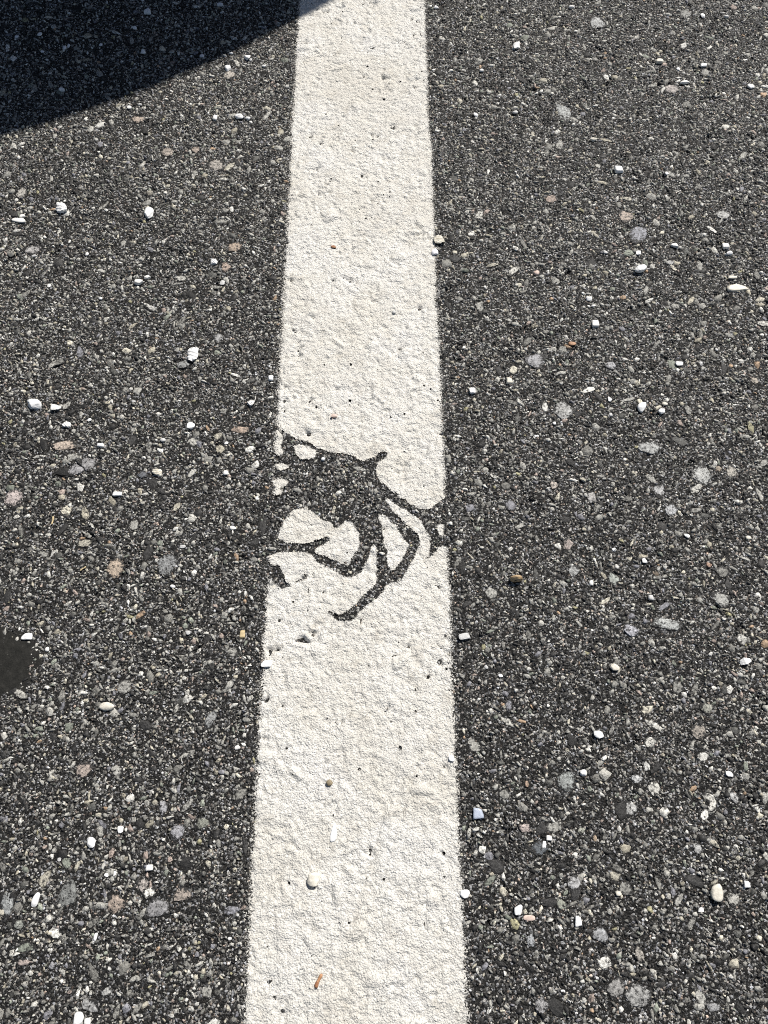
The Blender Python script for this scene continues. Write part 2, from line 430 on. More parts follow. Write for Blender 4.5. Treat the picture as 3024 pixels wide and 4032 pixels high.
TAR = ground(18, 2612)
SX = np.array([s[0] for s in stones]); SY = np.array([s[1] for s in stones])
SA = np.array([s[2] for s in stones]); SB = np.array([s[3] for s in stones])
ST = np.array([s[5] for s in stones]); SANG = np.array([s[4] for s in stones])
SCOL = np.array([s[6] for s in stones]); SN = np.array([s[7] for s in stones])
scov = cover_at(SX, SY)
tar_d = np.hypot((SX - TAR[0]) / .0205, (SY - TAR[1]) / .0205)
size = np.maximum(SA, SB)

# ------------------------------------------------------------------ road sheet
def spread_axis(lo, hi, step, far):
    mid = np.arange(lo, hi + step * .5, step)
    out = []; d = step
    v = hi
    while v < far:
        d *= 1.6; v += d; out.append(v)
    neg = []; d = step; v = lo
    while v > -far:
        d *= 1.6; v -= d; neg.append(v)
    return np.concatenate([neg[::-1], mid, out])

def grid_faces(nx, ny):
    i = np.arange(ny - 1)[:, None] * nx + np.arange(nx - 1)[None, :]
    i = i.ravel()
    return np.stack([i, i + 1, i + 1 + nx, i + nx], 1)

gx = spread_axis(X0, X1, .0023, 400); gy = spread_axis(Y0, Y1, .0023, 400)
GX, GY = np.meshgrid(gx, gy)
fx, fy = GX.ravel(), GY.ravel()
relief = (vnoise(fx * 170, fy * 170, 3) - .5) * .0007 + (vnoise(fx * 420, fy * 420, 4) - .5) * .0006
pit = vnoise(fx * 130, fy * 130, 5) * .6 + vnoise(fx * 260, fy * 260, 6) * .4
relief -= np.clip(pit - .74, 0, 1) * .010
inner = (fx > X0) & (fx < X1) & (fy > Y0) & (fy < Y1)
relief = np.where(inner, relief, 0) - .0001
F = grid_faces(len(gx), len(gy))
me = fast_mesh('road', np.stack([fx, fy, relief], 1), F.ravel(), np.full(len(F), 4), M_ROAD, True)
road = bpy.data.objects.new('road', me); C.objects.link(road)
tag(road, 'dark weathered asphalt with exposed pale aggregate', 'road', kind='structure')

# ------------------------------------------------------------------ painted stripe (its film follows the stones beneath)
sx = np.arange(-.0645, .0646, .00075)
fine = np.arange(-.34, .62, .00075)
st = np.concatenate([[-60, -20, -6, -2, -.8], fine, [.75, 1.2, 3, 8, 25, 60]])
gS, gT = np.meshgrid(sx, st)
px_, py_ = from_stripe(gS.ravel(), gT.ravel())
cov = cover_at(px_, py_)
H = (vnoise(px_ * 170, py_ * 170, 3) - .5) * .0011 + (vnoise(px_ * 420, py_ * 420, 4) - .5) * .0009
H -= np.clip(vnoise(px_ * 130, py_ * 130, 5) * .6 + vnoise(px_ * 260, py_ * 260, 6) * .4 - .72, 0, 1) * .012
cr = np.abs(vnoise(px_ * 38 + 5, py_ * 30, 71) * .7 + vnoise(px_ * 150, py_ * 150, 72) * .3 - .5)
crk = np.exp(-(cr / .011) ** 2) * np.clip((vnoise(px_ * 16, py_ * 11 + 2, 73) - .45) * 5, 0, 1)
H = H.reshape(gS.shape)
s_s, s_t = to_stripe(SX, SY)
nfine0 = 5
for i in np.nonzero((np.abs(s_s) < .069) & (s_t > -.33) & (s_t < .61))[0]:
    R = size[i]
    a0 = max(int((s_s[i] - R + .0645) / .00075), 0); a1 = min(int((s_s[i] + R + .0645) / .00075) + 2, len(sx))
    b0 = max(int((s_t[i] - R + .34) / .00075), 0) + nfine0; b1 = min(int((s_t[i] + R + .34) / .00075) + 2, len(fine)) + nfine0
    if a1 <= a0 or b1 <= b0: continue
    dx = gS[b0:b1, a0:a1] - s_s[i]; dy = gT[b0:b1, a0:a1] - s_t[i]
    ca, sa = math.cos(SANG[i]), math.sin(SANG[i])
    q = ((dx * ca + dy * sa) / SA[i]) ** 2 + ((-dx * sa + dy * ca) / SB[i]) ** 2
    dome = -.0005 + (ST[i] * 1.25 + .0006 + max(R - .0018, 0) * .3) * np.clip(1 - q ** 2.6, 0, 1)
    H[b0:b1, a0:a1] = np.maximum(H[b0:b1, a0:a1], np.where(q < 1, dome, -1))
Hs = H.copy()
Hs[1:-1, 1:-1] = (H[1:-1, 1:-1] * 2 + H[:-2, 1:-1] + H[2:, 1:-1] + H[1:-1, :-2] + H[1:-1, 2:]) / 6
crk *= np.clip((vnoise(px_ * 420, py_ * 420, 74) - .42) * 4, 0, 1)
Z = Hs + .00042 - .0009 * crk.reshape(gS.shape)
cov2 = cov.reshape(gS.shape).copy()
for _ in range(4):
    cov2[1:-1, 1:-1] = (cov2[1:-1, 1:-1] * 2 + cov2[:-2, 1:-1] + cov2[2:, 1:-1] + cov2[1:-1, :-2] + cov2[1:-1, 2:]) / 6
cov = cov2.ravel()
F = grid_faces(len(sx), len(st))
F = F[cov[F].max(1) > .05]
used = np.zeros(len(cov), bool); used[F.ravel()] = True
remap = np.cumsum(used) - 1
co = np.stack([px_, py_, Z.ravel()], 1)[used]
me = fast_mesh('painted_line', co, remap[F].ravel(), np.full(len(F), 4), M_PAINT, True)
at = me.attributes.new('cover', 'FLOAT', 'POINT'); at.data.foreach_set('value', cov[used].astype(np.float32))
line = bpy.data.objects.new('painted_line', me); C.objects.link(line)
tag(line, 'white painted road line with a bare crab-like dark gap', 'road marking', kind='structure')

# ------------------------------------------------------------------ embedded aggregate
hidden = ((scov > .8) & (~SN)) | ((scov > .8) & SN) | (tar_d < .66)
bigc = np.nonzero((size > .0016) & ~hidden)[0]
for k in range(8):
    th = k * math.pi / 4
    pc_ = cover_at(SX[bigc] + np.cos(th) * size[bigc], SY[bigc] + np.sin(th) * size[bigc])
    hidden[bigc[pc_ > .5]] = True
vis = np.nonzero(~hidden)[0]
seen = in_view(SX[vis], SY[vis], 0.0)
scr = size[vis] / np.sqrt(SX[vis] ** 2 + SY[vis] ** 2 + CAM_H ** 2) * np.where(seen, 1, 0) + SN[vis] * .005
order = vis[np.argsort(-scr)]
single, rest = order[:300], order[300:]

def stone_shape(seed, n=16):
    """a broken stone set in the mat, unit radius; only its worn top stands proud"""
    r = np.random.default_rng(seed)
    th = np.sort(np.linspace(0, 2 * math.pi, n, endpoint=False) + r.uniform(-.13, .13, n))
    nc = int(r.integers(3, 6))
    cang = np.linspace(0, 2 * math.pi, nc, endpoint=False) + r.uniform(-.45, .45, nc) + r.uniform(0, 6)
    cdis = r.uniform(.66, .92, nc)
    rad = np.ones(n)
    for k in range(n):
        c_ = np.cos(th[k] - cang)
        lim = np.where(c_ > .05, cdis / np.maximum(c_, .05), 9)
        rad[k] = min(lim.min(), 1.28) * r.uniform(.86, 1.08)
    tilt = r.uniform(-.25, .25, 2)
    v = []
    for f, z in ((1.0, -1.0), (.86, .45), (.5, .85)):
        for k in range(n):
            x, y = math.cos(th[k]) * rad[k] * f, math.sin(th[k]) * rad[k] * f
            v.append((x, y, z + (tilt[0] * x + tilt[1] * y + r.uniform(-.16, .16)) * (z > 0)))
    v.append((0, 0, 1.0))
    fcs = []
    for ring in range(2):
        for k in range(n):
            a, b = ring * n + k, ring * n + (k + 1) % n
            fcs += [(a, b, b + n, a + n)]
    for k in range(n): fcs.append((2 * n + k, 2 * n + (k + 1) % n, 3 * n))
    return v, fcs

SHAPES = []
for k in range(22):
    v, f = stone_shape(100 + k, 14)
    m_ = bpy.data.meshes.new('aggregate_stone'); m_.from_pydata(v, [], f); m_.materials.append(M_STONE)
    SHAPES.append(m_)
for n_i, i in enumerate(single):
    o = bpy.data.objects.new('aggregate_stone', SHAPES[n_i % len(SHAPES)]); C.objects.link(o)
    o.parent = road
    o.location = (SX[i], SY[i], 0)
    o.rotation_euler = (0, 0, SANG[i])
    o.scale = (SA[i], SB[i], max(ST[i], .0004) * 1.1)
    o.color = (*SCOL[i], 1)

def stones_mesh(idx, n, seed):
    r = np.random.default_rng(seed); k = len(idx)
    th = np.linspace(0, 2 * math.pi, n, endpoint=False)[None, :] + r.uniform(-.35, .35, (k, n)) + r.uniform(0, 6, (k, 1))
    rad = r.uniform(.58, 1.25, (k, n))
    ex, ey = np.cos(th) * rad * SA[idx, None], np.sin(th) * rad * SB[idx, None]
    ca, sa = np.cos(SANG[idx])[:, None], np.sin(SANG[idx])[:, None]
    x, y = ex * ca - ey * sa, ex * sa + ey * ca
    slope = r.uniform(-.5, .5, (k, 2))
    co = np.zeros((k, 2 * n + 1, 3))
    co[:, :n, 0] = x; co[:, :n, 1] = y; co[:, :n, 2] = -.0007
    f = r.uniform(.62, .85, (k, 1))
    co[:, n:2 * n, 0] = x * f; co[:, n:2 * n, 1] = y * f
    co[:, n:2 * n, 2] = ST[idx, None] + (slope[:, :1] * x + slope[:, 1:] * y) * .8 * np.minimum(1, .0012 / size[idx, None])
    co[:, 2 * n, 2] = ST[idx] + .00012
    co[:, :, 0] += SX[idx, None]; co[:, :, 1] += SY[idx, None]
    loops, counts = [], []
    q = np.arange(n); q2 = (q + 1) % n
    quads = np.stack([q, q2, q2 + n, q + n], 1).ravel()
    tris = np.stack([q + n, q2 + n, np.full(n, 2 * n)], 1).ravel()
    one = np.concatenate([quads, tris]); cnt = np.concatenate([np.full(n, 4), np.full(n, 3)])
    loops = (one[None, :] + (np.arange(k) * (2 * n + 1))[:, None]).ravel()
    return co.reshape(-1, 3), loops, np.tile(cnt, k), np.repeat(SCOL[idx], 2 * n + 1, 0)

big = rest[size[rest] > .0019]; small = rest[size[rest] <= .0019]
c1, l1, n1, k1 = stones_mesh(big, 7, 1)
c2, l2, n2, k2 = stones_mesh(small, 5, 2)
print('STONES', len(big), len(small))
me = fast_mesh('aggregate_grit', np.concatenate([c1, c2]), np.concatenate([l1, l2 + len(c1)]), np.concatenate([n1, n2]), M_GRAIN)
ca_ = me.color_attributes.new('stone_colour', 'FLOAT_COLOR', 'POINT')
cols = np.concatenate([k1, k2]); cols = np.concatenate([cols, np.ones((len(cols), 1))], 1)
ca_.data.foreach_set('color', cols.astype(np.float32).ravel())
grit = bpy.data.objects.new('aggregate_grit', me); C.objects.link(grit); grit.parent = road
tag(grit, kind='stuff')

# ------------------------------------------------------------------ loose things lying on the road
M_W = [mat_chip('white_chip_a', (.86, .86, .85)), mat_chip('white_chip_b', (.82, .81, .78)), mat_chip('white_chip_c', (.80, .80, .83))]
M_CREAM = mat_chip('cream_stone', (.74, .70, .60), .08)
M_GREYW = mat_chip('grey_white_stone', (.58, .58, .57), .08)
M_PINKW = mat_chip('pinkish_stone', (.66, .52, .45), .08)
M_BLUE = mat_chip('blue_grey_chip', (.45, .50, .60), .05, .45)
M_BROWN = mat_spotted('brown_pebble', (.05, .035, .02), (.46, .33, .19), 420, .36, .46)
M_OLIVE = mat_chip('olive_pebble', (.27, .22, .14), .08)
M_TWIG = mat_spotted('twig_bark', (.30, .13, .06), (.46, .25, .13), 300)
M_STRAW = mat_chip('straw', (.58, .46, .26), .08)
M_TAR = None

ICO = {}
def ico(sub):
    if sub not in ICO:
        bm = bmesh.new(); bmesh.ops.create_icosphere(bm, subdivisions=sub, radius=1)
        bm.verts.ensure_lookup_table()
        ICO[sub] = (np.array([v.co[:] for v in bm.verts]), [tuple(v.index for v in f.verts) for f in bm.faces]); bm.free()
    return ICO[sub]

def chip_mesh(seed, kind, lx, ly, lz, sub):
    r = np.random.default_rng(seed)
    d, faces = ico(sub)
    nplanes = {'angular': 9, 'ridged': 8, 'block': 6, 'round': 14, 'sliver': 8, 'wedge': 6}[kind]
    p = {'angular': 16, 'ridged': 12, 'block': 14, 'round': 5, 'sliver': 9, 'wedge': 16}[kind]
    nn = r.normal(size=(nplanes, 3)); nn[:, 2] *= .55
    nn /= np.linalg.norm(nn, axis=1)[:, None]
    hh = r.uniform(.62, 1.0, nplanes)
    if kind == 'block':
        nn = np.array([(1, .1, .1), (-1, .12, 0), (.1, 1, .1), (0, -1, .1), (.1, .05, 1), (0, 0, -1)]) + r.normal(size=(6, 3)) * .1
        nn /= np.linalg.norm(nn, axis=1)[:, None]; hh = r.uniform(.72, .85, 6)
    base = np.array([(1, 0, 0), (-1, 0, 0), (0, 1, 0), (0, -1, 0), (0, 0, 1), (0, 0, -1)], float)
    nn = np.concatenate([nn, base]); hh = np.concatenate([hh, [1, 1, 1, 1, .8, .8]])
    s = np.maximum(d @ nn.T, 0) / hh
    rad = (s ** p).sum(1) ** (-1 / p)
    v = d * rad[:, None]
    v += (vnoise(v[:, 0] * 3 + 11, v[:, 1] * 3 + v[:, 2] * 2 + seed, seed)[:, None] - .5) * .12 * d
    if kind == 'ridged':
        a = r.uniform(-.5, .5) + .5
        t = v[:, 0] * math.sin(a) + v[:, 1] * math.cos(a)
        g = np.abs(((t * 2.1 + .3) % 1) - .5) * 2
        v[:, 2] -= np.where(v[:, 2] > 0, .95 * np.clip(1 - g / .34, 0, 1), 0)
        v[:, 0] -= .10 * np.clip(1 - g / .42, 0, 1) * np.sign(v[:, 0]) * np.abs(v[:, 0])
        edge = (vnoise(v[:, 0] * 5, v[:, 1] * 5 + 7, seed + 3) - .5) * .22
        v[:, :2] *= (1 + edge * np.hypot(v[:, 0], v[:, 1]))[:, None]
    if kind == 'wedge': v[:, 2] *= .55 + .45 * (v[:, 1] + 1) / 2
    if kind == 'sliver': v[:, 0] *= .55 + .45 * (1 - ((v[:, 1] + .3) / 1.3) ** 2)
    mn, mx = v.min(0), v.max(0)
    v = (v - (mn + mx) / 2) / (mx - mn) * np.array([lx, ly, lz])
    v[:, 2] += lz / 2 - .0003
    return v, faces

chip_n = [0]
def loose(name, cat, px, py, w, h, kind, mat, label, group=None, rot=0, flat=.5, smooth=None, zoff=None):
    """a loose fragment: w, h are its extent as photographed; it is given real length, width and thickness"""
    chip_n[0] += 1
    seed = 1000 + chip_n[0] * 7
    lx0 = w; ly0 = h
    x, y, mpp, sn = ground(px, py + h * .15)
    mpp = float(mpp); sn = float(sn)
    lx = w * mpp
    lz = flat * min(lx, h * mpp / sn)
    ly = max((h * mpp - lz * math.sqrt(1 - sn * sn) * .8) / sn, .4 * lx)
    sub = 3 if max(w, h) > 24 or kind == 'ridged' else 2
    if kind == 'ridged': sub = 4
    v, f = chip_mesh(seed, kind, lx, ly, lz, sub)
    o = mesh_obj(name, v, f, mat)
    sm = smooth if smooth is not None else kind in ('round', 'sliver', 'ridged', 'block')
    if sm: o.data.polygons.foreach_set('use_smooth', [True] * len(f))
    c = float(cover_at(np.array([float(x)]), np.array([float(y)]))[0])
    o.location = (float(x), float(y), .0006 if c > .5 else .0002)
    if zoff: o.location.z += zoff
    o.rotation_euler = (0, 0, math.radians(rot))
    tag(o, label, cat, group)
    return o

# --- chips that look like themselves alone
W0, W1, W2 = M_W
UNIQUE = [
 (247, 817, 48, 45, 'ridged', W0, 'plump white chip with a notched edge, beside two thinner chips on sunlit asphalt'),
 (587, 838, 35, 48, 'angular', W0, 'upright angular white chip with a pointed tip, alone on asphalt before the shadow'),
 (75, 868, 57, 21, 'sliver', W1, 'long flat white chip with a small crumb touching its end'),
 (92, 852, 20, 16, 'angular', W1, 'small white crumb touching the end of a long flat chip'),
 (844, 1030, 29, 25, 'ridged', W0, 'small ridged white chip next to an embedded peach stone'),
 (548, 1112, 36, 24, 'angular', W1, 'broken white chip leaning on a dirty grey lump, paired with a second piece'),
 (582, 1092, 26, 20, 'angular', W1, 'smaller half of a broken white pair on a grey lump'),
 (942, 462, 34, 25, 'round', W0, 'rounded white chip beside a greyer one near the line below the shadow'),
 (898, 271, 24, 24, 'wedge', W0, 'triangular white chip next to a beige stone by the shadow edge'),
 (975, 229, 27, 21, 'angular', W0, 'white chip at the shadow edge with a tiny crumb beside it'),
 (1728, 945, 46, 38, 'ridged', M_CREAM, 'cream chip with three dark grooves touching the edge of the white line'),
 (1712, 990, 27, 30, 'wedge', M_W[2], 'small lilac grey chip just below the grooved cream chip at the line'),
 (2034, 182, 28, 28, 'wedge', W0, 'large triangular white chip standing on the open asphalt beyond the line'),
 (2435, 669, 35, 32, 'block', W0, 'white chip split by a dark groove down its middle'),
 (2518, 1061, 46, 34, 'angular', W0, 'hooked white chip with a deep shadow beneath its tip'),
 (2904, 1132, 88, 22, 'sliver', M_CREAM, 'long jagged pale flake lying flat on the asphalt'),
 (2342, 1274, 29, 31, 'block', W1, 'boxy white chip with a dark side face'),
 (761, 1390, 46, 64, 'ridged', W0, 'largest ridged white chip with parallel grooves and a pointed end'),
 (140, 1591, 56, 42, 'angular', W0, 'large flat white chip with a frayed corner beside a smaller rough one'),
 (223, 1605, 37, 29, 'angular', W1, 'rough knobbly white chip beside the large frayed one'),
 (265, 1669, 36, 29, 'ridged', W0, 'small white chip with two grooves below the large frayed chip'),
 (754, 1674, 31, 32, 'angular', W0, 'squarish white chip with chipped corners below the largest ridged chip'),
 (398, 1752, 28, 20, 'block', W0, 'white block leaning on a cluster of cream grains'),
 (621, 1857, 40, 37, 'ridged', M_CREAM, 'cream oval chip with three slanting grooves'),
 (464, 1944, 38, 21, 'block', W0, 'oblong white bar of chip with squared ends'),
 (989, 1586, 30, 26, 'ridged', W1, 'grooved white chip close against the line on the shadow side'),
 (109, 2502, 41, 29, 'wedge', W0, 'white wedge resting on the smooth tar spot'),
 (2525, 1601, 38, 46, 'round', W0, 'large rounded white lump beside a smaller white chip'),
 (2602, 1620, 30, 26, 'angular', W0, 'white chip next to the large rounded white lump'),
 (2932, 2601, 44, 30, 'angular', W0, 'long angular white chip with a bright flat face'),
 (2417, 2623, 34, 30, 'angular', M_CREAM, 'cream chip with a flat top and dark lower edge'),
 (2355, 2889, 38, 30, 'wedge', W0, 'bright half moon white chip with a black shadow'),
 (2296, 3039, 27, 27, 'angular', W0, 'bright white chip beside a grey green stone'),
 (2040, 3576, 32, 38, 'angular', W0, 'pointed white chip beside a pale orange pebble past the line'),
 (2275, 3621, 28, 41, 'block', W0, 'white rectangular chip standing on edge with a dark gap beside it'),
 (2938, 3477, 26, 27, 'block', W0, 'small cube shaped white chip'),
 (2817, 3504, 46, 66, 'round', M_CREAM, 'smooth oval cream stone larger than its neighbours'),
 (423, 2777, 62, 34, 'round', M_CREAM, 'smooth cream stone with a pinkish end'),
 (361, 3311, 37, 40, 'angular', W0, 'white chip with a small dark pit in its top'),
 (590, 3413, 28, 25, 'block', W1, 'four sided white chip beside a thin dark crack'),
 (142, 3535, 28, 56, 'sliver', W0, 'slender white shard with a pinkish grey tip'),
 (312, 4004, 40, 56, 'round', W0, 'rounded white stone touching a smaller one by a grey slab'),
 (346, 4018, 26, 30, 'round', W1, 'smaller white stone touching the rounded one by a grey slab'),
 (1052, 2610, 46, 30, 'angular', W0, 'white chip sitting across the edge of the line below the emblem'),
 (1316, 3266, 26, 72, 'sliver', W0, 'slim white sliver lying on the painted line'),
 (1237, 3455, 52, 50, 'angular', M_CREAM, 'five sided cream pebble stuck in the painted line'),
 (1776, 2983, 25, 24, 'angular', W0, 'small bright chip wedged in the frayed edge of the line'),
 (1828, 3514, 43, 33, 'angular', W0, 'bright white chip half over the edge of the line'),
 (1272, 1806, 19, 17, 'round', W0, 'tiny white chip lying in the dark emblem'),
 (1859, 1538, 26, 27, 'angular', W0, 'single white chip standing alone on bare asphalt near the line'),
 (1828, 2503, 46, 30, 'angular', M_GREYW, 'pale grey flat chip close to the line below the emblem'),
]
for px, py, w, h, kind, mat, label in UNIQUE:
    sl = 'sliver' in kind
    rot = {'slim': -9, 'slen': -22}.get(label[:4], 0)
    cat = 'stone' if ('stone' in label or 'pebble' in label) and 'beside' not in label and 'next' not in label else 'chip'
    loose('white_stone' if cat == 'stone' else 'white_chip', cat, px, py, w, h, kind, mat, label, None, rot,
          .38 if kind in ('ridged',) else (.3 if sl else .5))
# --- look-alike crumbs, told apart only by where they lie
LANDMARKS = [(247,817,'the plump notched white chip'),(587,838,'the upright pointed white chip'),(75,868,'the long flat white chip'),
 (844,1030,'the ridged chip by the peach stone'),(565,1102,'the broken white pair'),(942,462,'the rounded white chip below the shadow'),
 (898,271,'the triangular chip by the shadow edge'),(1728,945,'the grooved cream chip at the line'),(2034,182,'the large triangular white chip'),
 (2435,669,'the split white chip'),(2518,1061,'the hooked white chip'),(2904,1132,'the long jagged pale flake'),(2342,1274,'the boxy white chip'),
 (761,1390,'the largest ridged white chip'),(140,1591,'the large frayed white chip'),(621,1857,'the grooved oval cream chip'),
 (464,1944,'the oblong white bar'),(989,1586,'the grooved chip against the line'),(18,2612,'the tar spot'),(2525,1601,'the large rounded white lump'),
 (2932,2601,'the long angular white chip'),(2417,2623,'the flat topped cream chip'),(2355,2889,'the half moon white chip'),
 (2040,3576,'the pointed white chip past the line'),(2275,3621,'the rectangular chip on edge'),(2817,3504,'the smooth oval cream stone'),
 (423,2777,'the pink ended cream stone'),(361,3311,'the white chip with a dark pit'),(142,3535,'the slender white shard'),
 (312,4004,'the rounded white stone by the slab'),(1052,2610,'the chip across the line edge'),(2031,2275,'the mottled tan pebble'),
 (1883,3197,'the blue grey chip'),(1859,1538,'the lone white chip by the line'),(455,2237,'the square tan stone'),(754,1674,'the squarish white chip')]
ORD = ['nearest to', 'second nearest to', 'third nearest to', 'fourth nearest to', 'fifth nearest to', 'sixth nearest to']
NTH = ['', 'second ', 'third ', 'fourth ', 'fifth ', 'sixth ', 'seventh ', 'eighth ', 'ninth ', 'tenth ', 'eleventh ', 'twelfth ']
rank = {}
def crumbs(spots, where, group, mats, kinds=('angular', 'block', 'wedge', 'round'), shade=False):
    word = {'angular': 'angular', 'block': 'blocky', 'wedge': 'wedge shaped', 'round': 'rounded'}
    lit = np.array([ground(*p)[:2] for p in ((0, 510), (460, 383), (730, 273), (1166, 46))])
    todo = []
    for i, (px, py, w, h) in enumerate(spots):
        x, y = [float(q) for q in ground(px, py)[:2]]
        if shade:
            d = min(math.hypot(x - a * t - b * (1 - t), y - c_ * t - e * (1 - t)) for (a, c_), (b, e) in zip(lit[:-1], lit[1:]) for t in np.linspace(0, 1, 15))
            ref = 'edge'
        else:
            d, ref = min((math.hypot(x - float(ground(a, b)[0]), y - float(ground(a, b)[1])), r_) for a, b, r_ in LANDMARKS)
        todo.append((d, ref, px, py, w, h, kinds[i % len(kinds)], mats[i % len(mats)]))
    for d, ref, px, py, w, h, kind, mat in sorted(todo, key=lambda q: q[0]):
        tint = {M_GREYW: 'grey white', M_CREAM: 'cream'}.get(mat, 'white')
        sz = 'tiny' if max(w, h) < 18 else 'small'
        k = rank.get((where, ref), 0); rank[(where, ref)] = k + 1
        if shade: label = f'{sz} {word[kind]} white crumb in the dark shadow, {NTH[k]}nearest its sunlit edge'
        else: label = f'{sz} {word[kind]} {tint} crumb {ORD[min(k, 5)]} {ref}'
        loose('white_crumb', 'crumb', px, py, w, h, kind, mat, label, group, 0, .45)
crumbs([(583,48,27,21),(868,21,27,14),(532,110,17,17),(255,188,17,18),(271,182,12,15),(398,177,13,12),(565,205,21,18),(168,205,17,12),
        (244,354,24,17),(796,221,18,14),(158,136,17,15),(67,146,17,11)],
       'shade', 'white crumbs in the shadow', (W0, W2), shade=True)
crumbs([(977,467,20,16),(847,462,18,24),(877,1112,18,22),(910,212,18,10),(511,424,17,15),(552,413,17,10),(762,800,10,10),(344,1000,14,16),
        (136,1008,22,13),(398,1174,13,13),(196,1125,15,15),(642,1731,24,19),(354,1652,15,15),(889,1860,22,23),(720,2151,24,15),
        (681,2307,22,15),(918,2077,24,17),(527,1580,17,10),(892,1743,15,15),(187,2554,17,20),(741,2490,20,18),(1066,1486,22,26),
        (936,2941,22,17),(933,2945,10,10),(420,3443,18,15),(454,3438,14,22),(235,3382,14,14),(377,3685,14,30),(905,3694,16,13),
        (936,3601,12,11),(475,3262,24,28),(1039,262,18,12),(987,236,12,11)],
       'left', 'white crumbs beside the line, shadow side', (W0, W1, M_GREYW))
crumbs([(1873,452,17,17),(1896,278,18,14),(1717,30,20,13),(2028,444,24,17),(2623,682,15,16),(2594,244,31,21),(2768,259,25,17),
        (2250,31,26,14),(2765,62,18,18),(2858,68,20,12),(2953,342,25,20),(2336,551,30,17),(2654,966,30,22),(2855,969,28,24),
        (2870,996,24,18),(2383,993,18,18),(2512,996,20,20),(2882,1092,38,14),(2318,1177,24,19),(2336,1204,18,12),(2669,271,14,15),
        (2404,1632,17,17),(2401,1570,16,22),(2617,1589,24,18),(2182,1666,13,14),(2117,1716,10,10),(2673,1432,29,19),(2821,1376,13,13),
        (2704,2109,22,18),(2946,2116,24,16),(2417,2163,18,15),(2327,2293,17,24),(2537,2206,20,22),(2562,2351,24,24),(2758,3579,22,18),
        (2435,3516,24,18),(2142,3321,20,26),(2162,3296,25,20),(2216,3901,17,12),(1914,2625,18,16),(1971,2658,18,15),(2005,1497,26,30),
        (2109,1716,10,9),(2694,327,38,19),(2869,3044,28,22)],
       'right', 'pale crumbs beside the line, sunny side', (W0, W1, W0, M_GREYW, W0, M_CREAM))
# --- coloured odds and ends
loose('brown_pebble', 'pebble', 2031, 2275, 50, 38, 'round', M_BROWN, 'round tan pebble mottled black with a strong shadow', flat=1.05)
loose('blue_chip', 'chip', 1883, 3197, 44, 42, 'block', M_BLUE, 'blue grey rectangular chip near the line', flat=.4)
loose('small_pebble', 'pebble', 1298, 3079, 26, 25, 'round', M_OLIVE, 'little olive brown pebble on the painted line', flat=.6)
loose('small_pebble', 'pebble', 1316, 1639, 24, 20, 'angular', M_PINKW, 'small pale brown pebble on the line above the emblem', flat=.6)
loose('rust_crumb', 'crumb', 1313, 972, 20, 13, 'angular', M_TWIG, 'rust orange crumb on the painted line', flat=.3)
loose('pale_pebble', 'pebble', 2111, 1074, 24, 22, 'round', M_PINKW, 'pale pink pebble on asphalt past the line', flat=.4)
loose('yellow_chip', 'chip', 955, 2493, 22, 34, 'block', M_STRAW, 'yellow tan chip beside the line below the emblem', flat=.3)
loose('pale_grain', 'pebble', 1551, 1230, 15, 15, 'round', M_GREYW, 'pale grain stuck on the painted line above the emblem', flat=.5)
loose('orange_pebble', 'pebble', 2083, 3611, 48, 22, 'round', M_PINKW, 'pale orange pebble set beside a pointed white chip', flat=.3)
loose('orange_pebble', 'pebble', 2252, 1353, 30, 20, 'round', mat_chip('orange_stone', (.46, .26, .15), .1), 'orange pebble next to a dark one by a big grey stone', flat=.4)

def stick(name, cat, p0, p1, wpx, mat, label, lift=.0006):
    x0, y0, m0, _ = ground(*p0); x1, y1, m1, _ = ground(*p1)
    a = Vector((float(x0), float(y0), 0)); b = Vector((float(x1), float(y1), 0))
    L = (b - a).length; r = wpx * float(m0) / 2
    v, f = [], []
    ns, nr = 9, 8
    for i in range(ns):
        t = i / (ns - 1)
        rr = r * (1.0 - .25 * t + .12 * math.sin(t * 9)) * (.75 if i in (0, ns - 1) else 1)
        for k in range(nr):
            th = 2 * math.pi * k / nr
            v.append((t * L, math.cos(th) * rr + .0002 * math.sin(t * 5), math.sin(th) * rr * .7 + r * .7 + .0001 * math.sin(t * 7)))
    for i in range(ns - 1):
        for k in range(nr):
            q = i * nr + k; q2 = i * nr + (k + 1) % nr
            f.append((q, q2, q2 + nr, q + nr))
    f.append(tuple(range(nr))[::-1]); f.append(tuple((ns - 1) * nr + k for k in range(nr)))
    o = mesh_obj(name, v, f, mat, smooth=True)
    o.location = (a.x, a.y, lift); o.rotation_euler = (0, 0, math.atan2(b.y - a.y, b.x - a.x))
    tag(o, label, cat)
stick('twig', 'twig', (1244, 3888), (1266, 3832), 15, M_TWIG, 'short reddish brown twig lying on the painted line')
stick('straw', 'straw', (212, 2036), (208, 2068), 8, M_STRAW, 'short pale straw bit upright among embedded stones')
stick('straw', 'straw', (318, 2250), (340, 2232), 6, M_STRAW, 'thin straw fibre beside the square tan stone')

